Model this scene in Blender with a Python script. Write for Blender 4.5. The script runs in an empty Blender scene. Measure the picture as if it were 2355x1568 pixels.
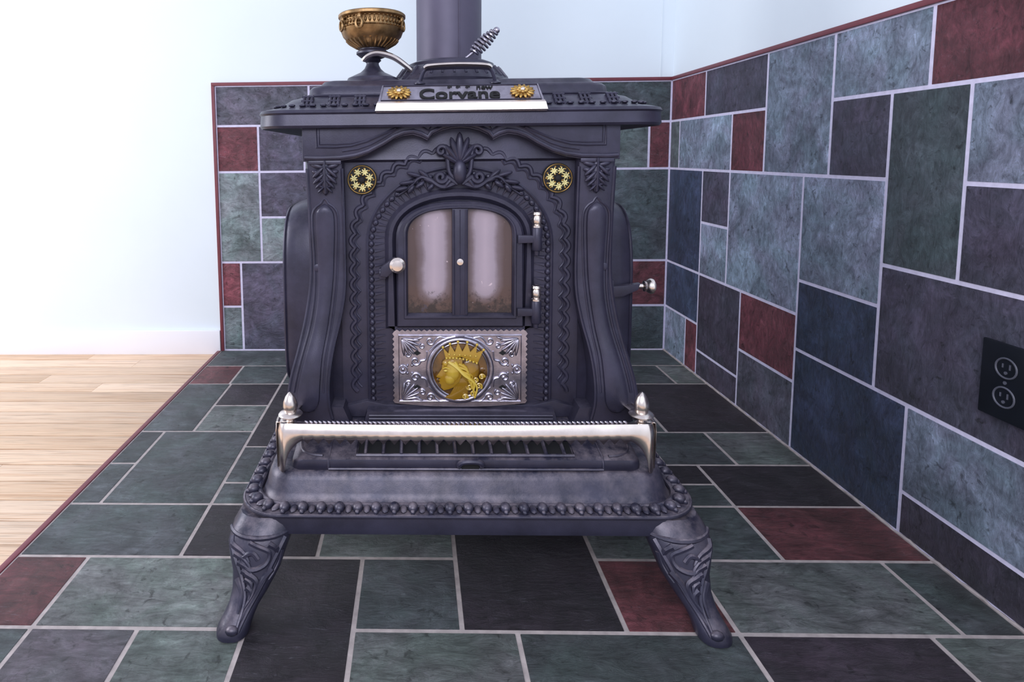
import bpy, bmesh, math, random
from mathutils import Vector, Matrix
random.seed(7)
S=0.0254
scene=bpy.context.scene
def lin(c):
    return tuple(((x/255)/12.92 if x/255<=0.04045 else (((x/255)+0.055)/1.055)**2.4) for x in c)
# ---------------------------------------------------------------- materials
def newmat(name):
    m=bpy.data.materials.new(name); m.use_nodes=True
    nt=m.node_tree; b=nt.nodes['Principled BSDF']; return m,nt,b
def N(nt,t,**k):
    n=nt.nodes.new(t)
    for a,v in k.items(): setattr(n,a,v)
    return n
def ramp(nt,stops):
    r=N(nt,'ShaderNodeValToRGB'); e=r.color_ramp.elements
    while len(e)<len(stops): e.new(0.5)
    for i,(p,c) in enumerate(stops):
        e[i].position=p; e[i].color=(c[0],c[1],c[2],1) if not isinstance(c,(int,float)) else (c,c,c,1)
    return r
def noise(nt,vec,scale,detail=6,rough=.55,w=None,dist=0):
    n=N(nt,'ShaderNodeTexNoise'); 
    if w is not None: n.noise_dimensions='4D'; nt.links.new(w,n.inputs['W'])
    n.inputs['Scale'].default_value=scale; n.inputs['Detail'].default_value=detail
    n.inputs['Roughness'].default_value=rough; n.inputs['Distortion'].default_value=dist
    if vec is not None: nt.links.new(vec,n.inputs['Vector'])
    return n
def mapping(nt,vec,scale=(1,1,1),rot=(0,0,0)):
    m=N(nt,'ShaderNodeMapping'); m.inputs['Scale'].default_value=scale; m.inputs['Rotation'].default_value=rot
    nt.links.new(vec,m.inputs['Vector']); return m.outputs[0]
def mixc(nt,mode,f,a,b):
    m=N(nt,'ShaderNodeMix',data_type='RGBA',blend_type=mode)
    for sock,v in ((m.inputs[0],f),(m.inputs[6],a),(m.inputs[7],b)):
        if hasattr(v,'links'): nt.links.new(v,sock)
        elif isinstance(v,(int,float)): sock.default_value=v
        else: sock.default_value=(*v,1)
    return m.outputs[2]
def bump(nt,b,h,strength,dist=0.002):
    bp=N(nt,'ShaderNodeBump'); bp.inputs['Strength'].default_value=strength; bp.inputs['Distance'].default_value=dist
    nt.links.new(h,bp.inputs['Height']); nt.links.new(bp.outputs[0],b.inputs['Normal'])
def simple(name,col,rough=.5,metal=0,nscale=30,nam=.15,bstr=0,bscale=300,coat=0):
    m,nt,b=newmat(name); c=lin(col)
    tc=N(nt,'ShaderNodeTexCoord').outputs['Object']
    n=noise(nt,tc,nscale)
    r=ramp(nt,[(.3,tuple(x*(1-nam) for x in c)),(.7,tuple(min(1,x*(1+nam)) for x in c))])
    nt.links.new(n.outputs[0],r.inputs[0]); nt.links.new(r.outputs[0],b.inputs['Base Color'])
    b.inputs['Roughness'].default_value=rough; b.inputs['Metallic'].default_value=metal
    b.inputs['Coat Weight'].default_value=coat
    if bstr: bump(nt,b,noise(nt,tc,bscale,3).outputs[0],bstr,0.0006)
    return m
def iron_mat(name,col,dust,amt):
    m,nt,b=newmat(name); c=lin(col); d=lin(dust)
    tc=N(nt,'ShaderNodeTexCoord').outputs['Object']
    n=noise(nt,tc,14,8,.65); r=ramp(nt,[(.35,tuple(x*.75 for x in c)),(.65,tuple(x*1.25 for x in c))])
    nt.links.new(n.outputs[0],r.inputs[0])
    geo=N(nt,'ShaderNodeNewGeometry')
    sx=N(nt,'ShaderNodeSeparateXYZ'); nt.links.new(geo.outputs['Normal'],sx.inputs[0])
    up=ramp(nt,[(.3,0.0),(1.0,amt)]); nt.links.new(sx.outputs[2],up.inputs[0])
    n2=noise(nt,tc,22,8,.7); dn=ramp(nt,[(.40,0.0),(.64,1.0)]); nt.links.new(n2.outputs[0],dn.inputs[0])
    mm=N(nt,'ShaderNodeMath',operation='MULTIPLY'); nt.links.new(up.outputs[0],mm.inputs[0]); nt.links.new(dn.outputs[0],mm.inputs[1])
    nt.links.new(mixc(nt,'MIX',mm.outputs[0],r.outputs[0],d),b.inputs['Base Color'])
    b.inputs['Roughness'].default_value=.37; b.inputs['Metallic'].default_value=.3
    bump(nt,b,noise(nt,tc,420,3).outputs[0],.3,0.0006)
    return m
def slate_mat(name,rough,hueA,hueB):
    m,nt,b=newmat(name)
    at=N(nt,'ShaderNodeAttribute',attribute_name='Col'); tc=N(nt,'ShaderNodeTexCoord').outputs['Object']
    wm=N(nt,'ShaderNodeMath',operation='MULTIPLY'); wm.inputs[1].default_value=37.0
    nt.links.new(at.outputs['Alpha'],wm.inputs[0]); w=wm.outputs[0]
    n1=noise(nt,tc,7,8,.7,w,1.1); r1=ramp(nt,[(.32,.5),(.5,1.0),(.68,1.65)]); nt.links.new(n1.outputs[0],r1.inputs[0])
    c=mixc(nt,'MULTIPLY',1.0,at.outputs['Color'],r1.outputs[0])
    n2=noise(nt,tc,6,5,.6,w,1.2); r2=ramp(nt,[(.38,0.0),(.62,1.0)]); nt.links.new(n2.outputs[0],r2.inputs[0])
    hA=mixc(nt,'MULTIPLY',1.0,c,hueA); hB=mixc(nt,'MULTIPLY',1.0,c,hueB)
    c=mixc(nt,'MIX',r2.outputs[0],hA,hB)
    st=noise(nt,mapping(nt,tc,(5,17,9),(.3,.5,.6)),2.4,13,.8,w,1.8); r3=ramp(nt,[(.38,.5),(.5,1.0),(.6,1.4),(.70,2.4)]); nt.links.new(st.outputs[0],r3.inputs[0])
    c=mixc(nt,'MULTIPLY',.95,c,r3.outputs[0])
    fl=noise(nt,tc,42,4,.6,w,.9); r4=ramp(nt,[(.32,.35),(.40,1.0)]); nt.links.new(fl.outputs[0],r4.inputs[0])
    c=mixc(nt,'MULTIPLY',.9,c,r4.outputs[0])
    sc=noise(nt,mapping(nt,tc,(22,150,60),(.2,.4,.9)),1.5,7,.8,w,1.2); r5=ramp(nt,[(.58,0.0),(.72,.6)]); nt.links.new(sc.outputs[0],r5.inputs[0])
    c=mixc(nt,'MIX',r5.outputs[0],c,lin((172,170,186)))
    nt.links.new(c,b.inputs['Base Color'])
    rr=ramp(nt,[(.35,rough*.75),(.65,rough*1.4)]); nt.links.new(st.outputs[0],rr.inputs[0]); nt.links.new(rr.outputs[0],b.inputs['Roughness'])
    ad=N(nt,'ShaderNodeMath',operation='ADD'); nt.links.new(st.outputs[0],ad.inputs[0]); nt.links.new(n1.outputs[0],ad.inputs[1])
    bump(nt,b,ad.outputs[0],.9,0.013)
    return m
M_iron=iron_mat('cast_iron',(52,50,67),(130,124,138),.28)
M_iron2=iron_mat('cast_iron_base',(51,50,67),(178,164,170),.5)
M_dark=simple('black_and_slot_shade',(12,12,16),.8)  # flat black of discs and lettering; also shade painted into the slots
M_nick=simple('nickel',(228,216,208),.24,1,25,.12,.15,150)
M_nickd=simple('nickel_aged',(165,160,172),.3,1,40,.3,.4,260)
M_gold=simple('brass_antique',(142,114,80),.42,1,40,.5,.4,200)
M_goldf=simple('brass_flower',(176,140,80),.36,.9,60,.4)
M_cream=simple('flower_enamel',(214,204,146),.35,.2,80,.25)
M_amberd=simple('amber_glaze_dark',(88,58,16),.12,0,40,.6,0,0,.8)
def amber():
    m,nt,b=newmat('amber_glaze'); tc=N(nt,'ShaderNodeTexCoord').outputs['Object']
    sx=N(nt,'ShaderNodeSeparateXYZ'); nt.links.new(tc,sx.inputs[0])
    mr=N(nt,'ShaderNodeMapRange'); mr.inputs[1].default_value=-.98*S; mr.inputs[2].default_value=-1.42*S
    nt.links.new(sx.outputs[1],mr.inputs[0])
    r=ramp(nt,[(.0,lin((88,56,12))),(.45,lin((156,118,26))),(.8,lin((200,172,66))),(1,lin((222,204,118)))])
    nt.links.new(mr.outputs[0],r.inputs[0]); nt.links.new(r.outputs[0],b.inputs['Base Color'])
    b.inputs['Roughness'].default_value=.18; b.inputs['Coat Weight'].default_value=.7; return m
M_amber=amber()
M_pipe=simple('stove_pipe_paint',(80,75,94),.5,.3,20,.08,.1)
M_wall=simple('wall_paint',(222,232,239),.7,0,3,.015)
M_base=simple('baseboard_paint',(240,240,246),.5,0,3,.01)
M_trim=simple('trim_stained_red',(112,50,60),.45,0,20,.15)
M_grw=simple('grout_wall',(206,202,226),.85,0,60,.1,.4,300)
M_grf=simple('grout_floor',(166,156,154),.9,0,40,.2,.5,300)
M_slw=slate_mat('slate_wall',.42,(1.03,.98,1.02),(.9,1.04,1.0))
M_slf=slate_mat('slate_floor',.4,(1.08,.97,1.0),(.94,1.02,.94))
M_out=simple('outlet_plastic',(18,22,30),.35)
M_outd=simple('outlet_slots',(80,82,94),.5)
def wood_mat():
    m,nt,b=newmat('pine_floor'); at=N(nt,'ShaderNodeAttribute',attribute_name='Col'); tc=N(nt,'ShaderNodeTexCoord').outputs['Object']
    wm=N(nt,'ShaderNodeMath',operation='MULTIPLY'); wm.inputs[1].default_value=50.0; nt.links.new(at.outputs['Alpha'],wm.inputs[0])
    g=noise(nt,mapping(nt,tc,(1.2,22,1)),2.5,6,.6,wm.outputs[0],2.5); r=ramp(nt,[(.3,.66),(.5,1.0),(.7,1.1)]); nt.links.new(g.outputs[0],r.inputs[0])
    c=mixc(nt,'MULTIPLY',.8,at.outputs['Color'],r.outputs[0])
    g2=noise(nt,mapping(nt,tc,(1,60,1)),3,4,.6,wm.outputs[0],.3); r2=ramp(nt,[(.35,lin((206,172,138))),(.5,(1,1,1))]); nt.links.new(g2.outputs[0],r2.inputs[0])
    c=mixc(nt,'MULTIPLY',.6,c,r2.outputs[0])
    nt.links.new(c,b.inputs['Base Color']); b.inputs['Roughness'].default_value=.4
    return m
M_wood=wood_mat()
def mica_mat():
    m,nt,b=newmat('mica_window'); tc=N(nt,'ShaderNodeTexCoord').outputs['Object']
    nn=noise(nt,tc,18,5,.6)
    sx=N(nt,'ShaderNodeSeparateXYZ'); nt.links.new(tc,sx.inputs[0])
    def ma(op,a,b_=None,c_=None):
        n=N(nt,'ShaderNodeMath',operation=op)
        for i,v in enumerate((a,b_,c_)):
            if v is None: continue
            if hasattr(v,'links'): nt.links.new(v,n.inputs[i])
            else: n.inputs[i].default_value=v
        return n.outputs[0]
    ax=ma('SUBTRACT',ma('ABSOLUTE',sx.outputs[0]),2.2*S)
    az=ma('MAXIMUM',ma('SUBTRACT',ma('ABSOLUTE',ma('SUBTRACT',sx.outputs[2],26.2*S)),2.9*S),0.0)
    d=ma('SQRT',ma('ADD',ma('POWER',ma('ABSOLUTE',ax),2.0),ma('POWER',az,2.0)))
    d=ma('ADD',d,ma('MULTIPLY',ma('SUBTRACT',nn.outputs[0],.5),.7*S))
    d=ma('DIVIDE',d,1.85*S)
    r=ramp(nt,[(.0,lin((166,150,160))),(.42,lin((150,136,146))),(.62,lin((108,92,96))),(.9,lin((80,60,56)))])
    nt.links.new(d,r.inputs[0])
    so=noise(nt,tc,60,5,.7); zr=ma('MULTIPLY',ma('SUBTRACT',22.6*S,sx.outputs[2]),16.0)
    sr=ramp(nt,[(.55,0.0),(.72,1.0)]); nt.links.new(ma('ADD',so.outputs[0],ma('MULTIPLY',zr,.35)),sr.inputs[0])
    c=mixc(nt,'MIX',sr.outputs[0],r.outputs[0],lin((38,30,34)))
    wn=noise(nt,tc,30,3,.5,None,2.0); wr=ramp(nt,[(.70,0.0),(.72,.7)]); nt.links.new(wn.outputs[0],wr.inputs[0])
    c=mixc(nt,'MIX',wr.outputs[0],c,lin((208,186,192)))
    wn=noise(nt,tc,30,3,.5,None,1.0); wr=ramp(nt,[(.29,.8),(.31,0.0)]); nt.links.new(wn.outputs[0],wr.inputs[0])
    c=mixc(nt,'MIX',wr.outputs[0],c,lin((60,54,66)))
    nt.links.new(c,b.inputs['Base Color']); b.inputs['Roughness'].default_value=.22; b.inputs['Coat Weight'].default_value=.4
    return m
M_mica=mica_mat()
# ---------------------------------------------------------------- mesh helpers (inches in, metres out)
def finish(bm,name,mat,parent=None,loc=(0,0,0),smooth=True,ang=.7):
    bmesh.ops.recalc_face_normals(bm,faces=bm.faces)
    bm.normal_update()
    for f in bm.faces: f.smooth=smooth
    for e in bm.edges:
        if len(e.link_faces)==2 and e.calc_face_angle(0)>ang: e.smooth=False
    for v in bm.verts: v.co*=S
    me=bpy.data.meshes.new(name); bm.to_mesh(me); bm.free()
    o=bpy.data.objects.new(name,me); scene.collection.objects.link(o)
    o.location=Vector(loc)*S
    me.materials.append(mat)
    if parent: o.parent=parent
    return o
def empty(name,loc):
    e=bpy.data.objects.new(name,None); scene.collection.objects.link(e); e.location=Vector(loc)*S; e.empty_display_size=.1; return e
def box(bm,x0,x1,y0,y1,z0,z1,bev=0):
    vs=[bm.verts.new((x,y,z)) for x in (x0,x1) for y in (y0,y1) for z in (z0,z1)]
    fs=[(0,1,3,2),(4,6,7,5),(0,4,5,1),(2,3,7,6),(0,2,6,4),(1,5,7,3)]
    F=[bm.faces.new([vs[i] for i in f]) for f in fs]
    if bev:
        es=list({e for f in F for e in f.edges})
        bmesh.ops.bevel(bm,geom=es,offset=bev,segments=2,affect='EDGES',profile=.6)
def strip(bm,rings,closed=True,cap0=False,cap1=False):
    R=[[bm.verts.new(p) for p in r] for r in rings]; n=len(R[0])
    for a,b in zip(R[:-1],R[1:]):
        for i in range(n if closed else n-1):
            j=(i+1)%n
            try: bm.faces.new((a[i],a[j],b[j],b[i]))
            except: pass
    if cap0: bm.faces.new(R[0][::-1])
    if cap1: bm.faces.new(R[-1])
    return R
def tube(bm,pts,r,n=8,closed=False,flat=1.0):
    pts=[Vector(p) for p in pts]; m=len(pts)
    rr_=r if callable(r) else (lambda t:r)
    rings=[]; prev=None
    for i,p in enumerate(pts):
        a=pts[(i-1)%m] if (closed or i>0) else p; b=pts[(i+1)%m] if (closed or i<m-1) else p
        t=(b-a)
        if t.length<1e-9: t=Vector((0,0,1))
        t.normalize()
        if prev is None: u=Vector((0,1,0)) if abs(t.y)<.9 else Vector((1,0,0))
        else: u=prev
        u=(u-t*u.dot(t)); u.normalize(); v=t.cross(u); prev=u
        R=rr_(i/max(1,m-1))
        rings.append([p+(u*math.cos(k*2*math.pi/n)*flat+v*math.sin(k*2*math.pi/n))*R for k in range(n)])
    if closed: 
        Rg=[[bm.verts.new(q) for q in r_] for r_ in rings]
        for a in range(m):
            A=Rg[a];B=Rg[(a+1)%m]
            for i in range(n):
                j=(i+1)%n; bm.faces.new((A[i],A[j],B[j],B[i]))
    else: strip(bm,rings,True,True,True)
def lathe(bm,prof,c=(0,0,0),axis='z',n=32,flute=None):
    rings=[]
    for r,h in prof:
        ring=[]
        for k in range(n):
            a=k*2*math.pi/n; q=max(r,.001)
            if flute: q*=1+flute[1]*math.cos(flute[0]*a)*(1 if flute[2]<=h<=flute[3] else 0)
            x,y=q*math.cos(a),q*math.sin(a)
            if axis=='z': p=(c[0]+x,c[1]+y,c[2]+h)
            elif axis=='y': p=(c[0]+x,c[1]-h,c[2]+y)
            else: p=(c[0]+h,c[1]+x,c[2]+y)
            ring.append(p)
        rings.append(ring)
    strip(bm,rings,True,True,True)
def ell(bm,c,s,rot=0,seg=12,rings=8,axis='Y'):
    m=Matrix.Translation(Vector(c))@Matrix.Rotation(rot,4,axis)@Matrix.Diagonal((s[0],s[1],s[2],1))
    bmesh.ops.create_uvsphere(bm,u_segments=seg,v_segments=rings,radius=1,matrix=m)
def petal(bm,c,ang,L,W,y,t=.25):
    x=c[0]+math.sin(ang)*L*.5; z=c[1]+math.cos(ang)*L*.5
    ell(bm,(x,y,z),(W*.5,t,L*.5),ang,10,6)
def prism(bm,out,y0,y1,bev=0):
    t=bmesh.new()
    f=[t.verts.new((x,y0,z)) for x,z in out]; b=[t.verts.new((x,y1,z)) for x,z in out]; n=len(out)
    F=t.faces.new(f); t.faces.new(b[::-1])
    for i in range(n):
        j=(i+1)%n; t.faces.new((f[i],b[i],b[j],f[j]))
    bmesh.ops.recalc_face_normals(t,faces=t.faces)
    if bev: bmesh.ops.bevel(t,geom=list(F.edges),offset=bev,segments=2,affect='EDGES',profile=.6)
    me=bpy.data.meshes.new('t'); t.to_mesh(me); t.free(); bm.from_mesh(me); bpy.data.meshes.remove(me)
def ringplate(bm,o,i,y0,y1,ch=.12):
    cx=sum(p[0] for p in o)/len(o); cz=sum(p[1] for p in o)/len(o)
    def sh(L,k): 
        out=[]
        for x,z in L:
            d=math.hypot(x-cx,z-cz); out.append((x+(cx-x)/d*k,z+(cz-z)/d*k))
        return out
    rs=[(o,y1),(o,y0+ch),(sh(o,ch),y0),(sh(i,-ch),y0),(i,y0+ch),(i,y1)]
    strip(bm,[[(x,y,z) for x,z in L] for L,y in rs],True)
def arch(a,zb,zs,rise,n=24,e=2.0):
    L=[(-a,zb)]+[(-a,zb+(zs-zb)*k/6) for k in range(1,6)]
    for k in range(n+1):
        t=math.pi-math.pi*k/n; c,s_=math.cos(t),math.sin(t)
        L.append((a*math.copysign(abs(c)**(2/e),c),zs+rise*abs(s_)**(2/e)))
    L+=[(a,zs-(zs-zb)*k/6) for k in range(1,6)]+[(a,zb)]
    return L
def rr(cx,cy,hx,hy,r,z,n=8):
    P=[]
    for qx,qy,a0 in ((1,1,0),(-1,1,90),(-1,-1,180),(1,-1,270)):
        for k in range(n+1):
            a=math.radians(a0+90*k/n); P.append((cx+qx*(hx-r)+r*math.cos(a),cy+qy*(hy-r)+r*math.sin(a),z))
    return P
def loft(bm,levels,n=8,cap=True): strip(bm,[rr(*l,n=n) for l in levels],True,cap,cap)
def resample(P,step,closed=False):
    P=[Vector(p) for p in P]; 
    if closed: P=P+[P[0]]
    L=[0]
    for a,b in zip(P[:-1],P[1:]): L.append(L[-1]+(b-a).length)
    n=max(2,round(L[-1]/step)); out=[];j=0
    for k in range(n if closed else n+1):
        d=L[-1]*k/n
        while j<len(L)-2 and L[j+1]<d: j+=1
        s=(d-L[j])/max(1e-9,L[j+1]-L[j]); out.append(P[j].lerp(P[j+1],s))
    return out
def smoothpts(P,n=6):
    P=[Vector(p) for p in P]; out=[]
    for i in range(len(P)-1):
        p0=P[max(0,i-1)];p1=P[i];p2=P[i+1];p3=P[min(len(P)-1,i+2)]
        for k in range(n):
            t=k/n; out.append(.5*((2*p1)+(p2-p0)*t+(2*p0-5*p1+4*p2-p3)*t*t+(3*p1-p0-3*p2+p3)*t**3))
    out.append(P[-1]); return out
def spiral(cx,cz,r0,turns,y,a0=0,dir=1,n=24,tail=None):
    P=[]
    for k in range(n+1):
        t=k/n; r=r0*(1-.85*t); a=a0+dir*2*math.pi*turns*t; P.append((cx+r*math.cos(a),y,cz+r*math.sin(a)))
    if tail: P=[tuple(q) for q in smoothpts([(q[0],y,q[1]) for q in tail]+[P[0]],5)]+P[1:]
    return P
def interp(T,z):
    T=sorted(T); n=len(T)
    if z<=T[0][0]: return T[0][1]
    if z>=T[-1][0]: return T[-1][1]
    def sl(i):
        a=T[max(0,i-1)];b=T[min(n-1,i+1)]; return (b[1]-a[1])/(b[0]-a[0])
    for i in range(n-1):
        (a,b),(c,d)=T[i],T[i+1]
        if z<=c:
            h=c-a; t=(z-a)/h
            return (2*t**3-3*t*t+1)*b+(t**3-2*t*t+t)*h*sl(i)+(-2*t**3+3*t*t)*d+(t**3-t*t)*h*sl(i+1)
# ---------------------------------------------------------------- room
C={'LB':(148,158,180),'GG':(116,126,130),'LG':(134,143,148),'DP':(91,86,106),'NV':(66,77,104),'RD':(122,66,76),'BK':(56,50,60),
   'DG':(82,91,98),'PG':(104,101,117),'DU':(74,68,84)}
CF={'LB':(140,150,165),'GG':(108,115,115),'LG':(128,136,135),'DP':(88,81,97),'NV':(66,76,100),'RD':(110,64,69),'BK':(50,45,53),
   'DG':(80,88,91),'PG':(102,98,107),'DU':(68,59,71)}
G=.18
def tiles(name,rects,mat,fn,thick=.3,C=C):
    bm=bmesh.new(); lay=bm.loops.layers.float_color.new('Col')
    for a0,a1,b0,b1,c in rects:
        col=lin(C[c]); k=random.uniform(.88,1.12); al=random.random()
        a0,a1=min(a0,a1)+G,max(a0,a1)-G; b0,b1=min(b0,b1)+G,max(b0,b1)-G
        if a1-a0<.3 or b1-b0<.3: continue
        t=bmesh.new(); box(t,a0,a1,b0,b1,-thick,random.uniform(-.03,0),.07)
        for v in t.verts: v.co=Vector(fn(*v.co))
        l2=t.loops.layers.float_color.new('Col')
        for f in t.faces:
            for l in f.loops: l[l2]=(col[0]*k,col[1]*k,col[2]*k,al)
        me=bpy.data.meshes.new('t'); t.to_mesh(me); t.free(); bm.from_mesh(me); bpy.data.meshes.remove(me)
    return finish(bm,name,mat,ang=.5)
TOPZ=46.9
RW=[(0,12,40,TOPZ,'RD'),(12,28,40,TOPZ,'DP'),(28,40,32,TOPZ,'LB'),(40,52,40,TOPZ,'LB'),(52,72,40,TOPZ,'RD'),
(0,3.5,32,40,'GG'),(3.5,20,32,40,'LB'),(20,28,32,40,'RD'),(40,48,32,40,'DP'),(48,56,24,40,'DG'),(56,72,32,40,'LB'),
(0,12,16,32,'NV'),(12,20,24,32,'DP'),(12,20,16,24,'LB'),(20,36,16,32,'LB'),(36,48,20,32,'LB'),(56,72,24,32,'DP'),
(36,48,12,20,'NV'),(48,72,12,24,'DP'),(0,12,8,16,'NV'),(12,24,4,16,'DU'),(24,36,8,16,'RD'),
(0,8,0,8,'LB'),(8,12,0,8,'RD'),(12,24,0,4,'DU'),(24,36,0,8,'PG'),(36,52,0,12,'NV'),(52,68,4,12,'LB'),(52,68,0,4,'DU'),(68,80,0,12,'GG'),
(72,84,32,TOPZ,'GG'),(72,84,12,32,'DP'),(80,84,0,12,'RD')]
tiles('wall_right_tiles',RW,M_slw,lambda a,b,c:(-c,-a,b))
X0=-78.3
BW=[(X0,-62,40,TOPZ,'PG'),(X0,-71,32,40,'RD'),(-71,-63,32,40,'DP'),(X0,-71,16,32,'LG'),(-71,-59,24,32,'DP'),(-71,-59,16,24,'LG'),
(X0,-74.8,8,16,'RD'),(-74.8,-59,0,16,'DP'),(X0,-74.8,0,8,'GG'),
(-14,0,40,TOPZ,'DG'),(-12,-3.6,32,40,'GG'),(-3.6,0,32,40,'RD'),(-12,0,16,32,'DG'),(-12,0,8,16,'RD'),(-12,0,0,8,'DG')]
for i,x in enumerate(range(-62,-14,12)): BW.append((x,x+12,40,TOPZ,['DP','GG','PG','LB'][i%4]))
for i,(x,x1) in enumerate([(-63,-51),(-51,-43),(-43,-31),(-31,-23),(-23,-12)]): BW.append((x,x1,32,40,['GG','RD','PG','LG','DP'][i]))
for i,(x,x1) in enumerate([(-59,-47),(-47,-35),(-35,-24),(-24,-12)]):
    BW.append((x,x1,16,32,['DG','PG','GG','DP'][i])); BW.append((x,x1,0,16,['GG','DP','RD','GG'][i]))
tiles('wall_back_tiles',BW,M_slw,lambda a,b,c:(a,-c,b))
FX=-78.9
FL=[(FX,-60.5,0,-8,'DG'),(FX,-72.5,-8,-16,'RD'),(-72.5,-64.5,-8,-16,'DG'),(-64.5,-56.5,-8,-16,'DG'),(FX,-72.2,-16,-32,'DG'),(-72.2,-64.5,-16,-24,'BK'),(-72.2,-64.5,-24,-32,'GG'),
(-64.5,-56.5,-16,-36,'BK'),(-64.5,-56.5,-36,-44,'DG'),(-64.5,-56.5,-44,-48,'DG'),
(FX,-75.8,-32,-40,'DG'),(FX,-75.8,-40,-48,'DG'),(-75.8,-64.5,-32,-48,'DG'),
(FX,-64.5,-48,-56,'DG'),(-64.5,-52.5,-48,-56,'BK'),(-52.5,-40.5,-48,-56,'GG'),(-40.5,-28.5,-48,-52,'GG'),(-40.5,-28.5,-52,-64,'BK'),
(-28.5,-20.5,-48,-56,'GG'),(-20.5,-12.5,-48,-56,'DG'),(-12.5,0,-48,-56,'RD'),
(FX,-72.5,-56,-64,'RD'),(-72.5,-56.5,-56,-64,'LG'),(-56.5,-48.5,-56,-72,'BK'),(-48.5,-40.5,-56,-64,'DG'),(-28.5,-20.5,-56,-64,'RD'),(-20.5,-4.5,-56,-64,'GG'),(-4.5,0,-56,-64,'DG'),
(FX,-72.5,-64,-72,'DG'),(-72.5,-64.5,-64,-72,'PG'),(-64.5,-56.5,-64,-80,'GG'),(-48.5,-36.5,-64,-80,'GG'),(-36.5,-20.5,-64,-72,'DG'),(-20.5,-7,-64,-72,'DU'),(-7,0,-64,-80,'GG'),
(-12.5,0,-40,-48,'BK'),(-20.5,-12.5,-44,-48,'DG'),(-20.5,-12.5,-40,-44,'BK'),(-20.5,-16,-36,-40,'DG'),(-16,-8,-32,-40,'DG'),(-8,0,-32,-40,'GG'),(-12.5,0,-16,-32,'BK'),(-16.5,-4.5,-8,-16,'DG'),(-4.5,0,-8,-16,'GG'),(-20.5,0,0,-8,'DG'),
(-20.5,-16,-32,-36,'DG'),(-20.5,-12.5,-16,-32,'DG'),(-20.5,-16.5,-8,-16,'GG'),
(FX,-72.5,-72,-88,'DG'),(-72.5,-64.5,-72,-88,'RD'),(-64.5,-56.5,-80,-88,'GG'),(-56.5,-48.5,-72,-88,'GG'),(-48.5,-36.5,-80,-88,'DU'),(-36.5,-20.5,-72,-88,'GG'),(-20.5,-7,-72,-88,'GG'),(-7,0,-80,-88,'RD')]
for i,x in enumerate((-60.5,-52.5,-44.5,-36.5,-28.5)): FL.append((x,x+8,0,-8,['GG','DP','GG','DG','RD'][i]))
for i,x in enumerate((-56.5,-44.5,-32.5)):
    FL.append((x,x+12,-8,-24,['GG','DU','DG'][i])); FL.append((x,x+12,-24,-40,['DG','GG','PG'][i])); FL.append((x,x+12,-40,-48,['GG','RD','DG'][i]))
tiles('floor_slate_tiles',FL,M_slf,lambda a,b,c:(a,b,c),C=CF)
bm=bmesh.new(); box(bm,FX+.02,0.05,-88,.05,-.9,-.07); finish(bm,'floor_slate_grout',M_grf,smooth=False)
bm=bmesh.new(); box(bm,X0,0.05,.06,.3,-.5,TOPZ); finish(bm,'wall_back_grout',M_grw,smooth=False)
bm=bmesh.new(); box(bm,.06,.3,-84,.06,-.5,TOPZ); finish(bm,'wall_right_grout',M_grw,smooth=False)
bm=bmesh.new(); box(bm,-200,5,.3,5,-1.5,110); finish(bm,'wall_back',M_wall,smooth=False)
bm=bmesh.new(); box(bm,.3,5,-160,.3,-1.5,110); finish(bm,'wall_right',M_wall,smooth=False)
bm=bmesh.new(); box(bm,X0-.55,.1,-.25,.3,TOPZ,TOPZ+.55,.08); box(bm,X0-.55,X0,-.25,.3,-.5,TOPZ,.08); finish(bm,'trim_1',M_trim)
bm=bmesh.new(); box(bm,-.25,.3,-84,-.2,TOPZ,TOPZ+.55,.08); finish(bm,'trim_2',M_trim)
bm=bmesh.new(); box(bm,FX-.6,FX,-88.6,.3,-.9,.05,.1); box(bm,FX-.6,.3,-88.6,-88,-.9,.05,.1); finish(bm,'trim_3',M_trim)
bm=bmesh.new(); tube(bm,[(-.03,-k*.5,.0+.05*math.sin(k*.9)+.04*math.sin(k*2.3)) for k in range(168)],lambda t:.15+.05*math.sin(t*170),7); finish(bm,'trim_4',M_grf)
bm=bmesh.new(); box(bm,-2.0,-1.8,.22,.31,TOPZ+.55,110,.03); finish(bm,'trim_5',M_wall)
bm=bmesh.new(); box(bm,-200,X0-.6,-.45,.3,-.62,3.7,.1); finish(bm,'baseboard_back',M_base)
bm=bmesh.new(); lay=bm.loops.layers.float_color.new('Col'); y=.3;
def plank(x0,x1,y0,y1):
    t=bmesh.new(); box(t,x0,x1,y0,y1,-1.4,-.6,.05); l2=t.loops.layers.float_color.new('Col')
    b_=random.uniform(.88,1.05); cc=lin(random.choice([(224,194,164),(230,202,174),(216,184,152)])); al=random.random()
    for f in t.faces:
        for l in f.loops: l[l2]=(cc[0]*b_,cc[1]*b_,cc[2]*b_,al)
    me=bpy.data.meshes.new('t'); t.to_mesh(me); t.free(); bm.from_mesh(me); bpy.data.meshes.remove(me)
while y>-160:
    y1=y-3.6
    if y1>-88.6:
        x=-200
        while x<FX-.6:
            x1=min(x+random.uniform(36,110),FX-.62)
            if FX-.62-x1<10: x1=FX-.62
            plank(x,x1-.03,y1+.07,y-.07); x=x1
            if x>=FX-.7: break
    else:
        x=-200
        while x<.2:
            x1=min(x+random.uniform(36,110),.25); plank(x,x1-.03,y1+.07,y-.07 if y<-88.6 else -88.65); x=x1
            if x>=.2: break
    y=y1
finish(bm,'floor',M_wood,ang=.5)
bm=bmesh.new(); box(bm,-200,.3,-160,.3,-2.2,-1.42); finish(bm,'floor_subfloor',M_dark,smooth=False)
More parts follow.
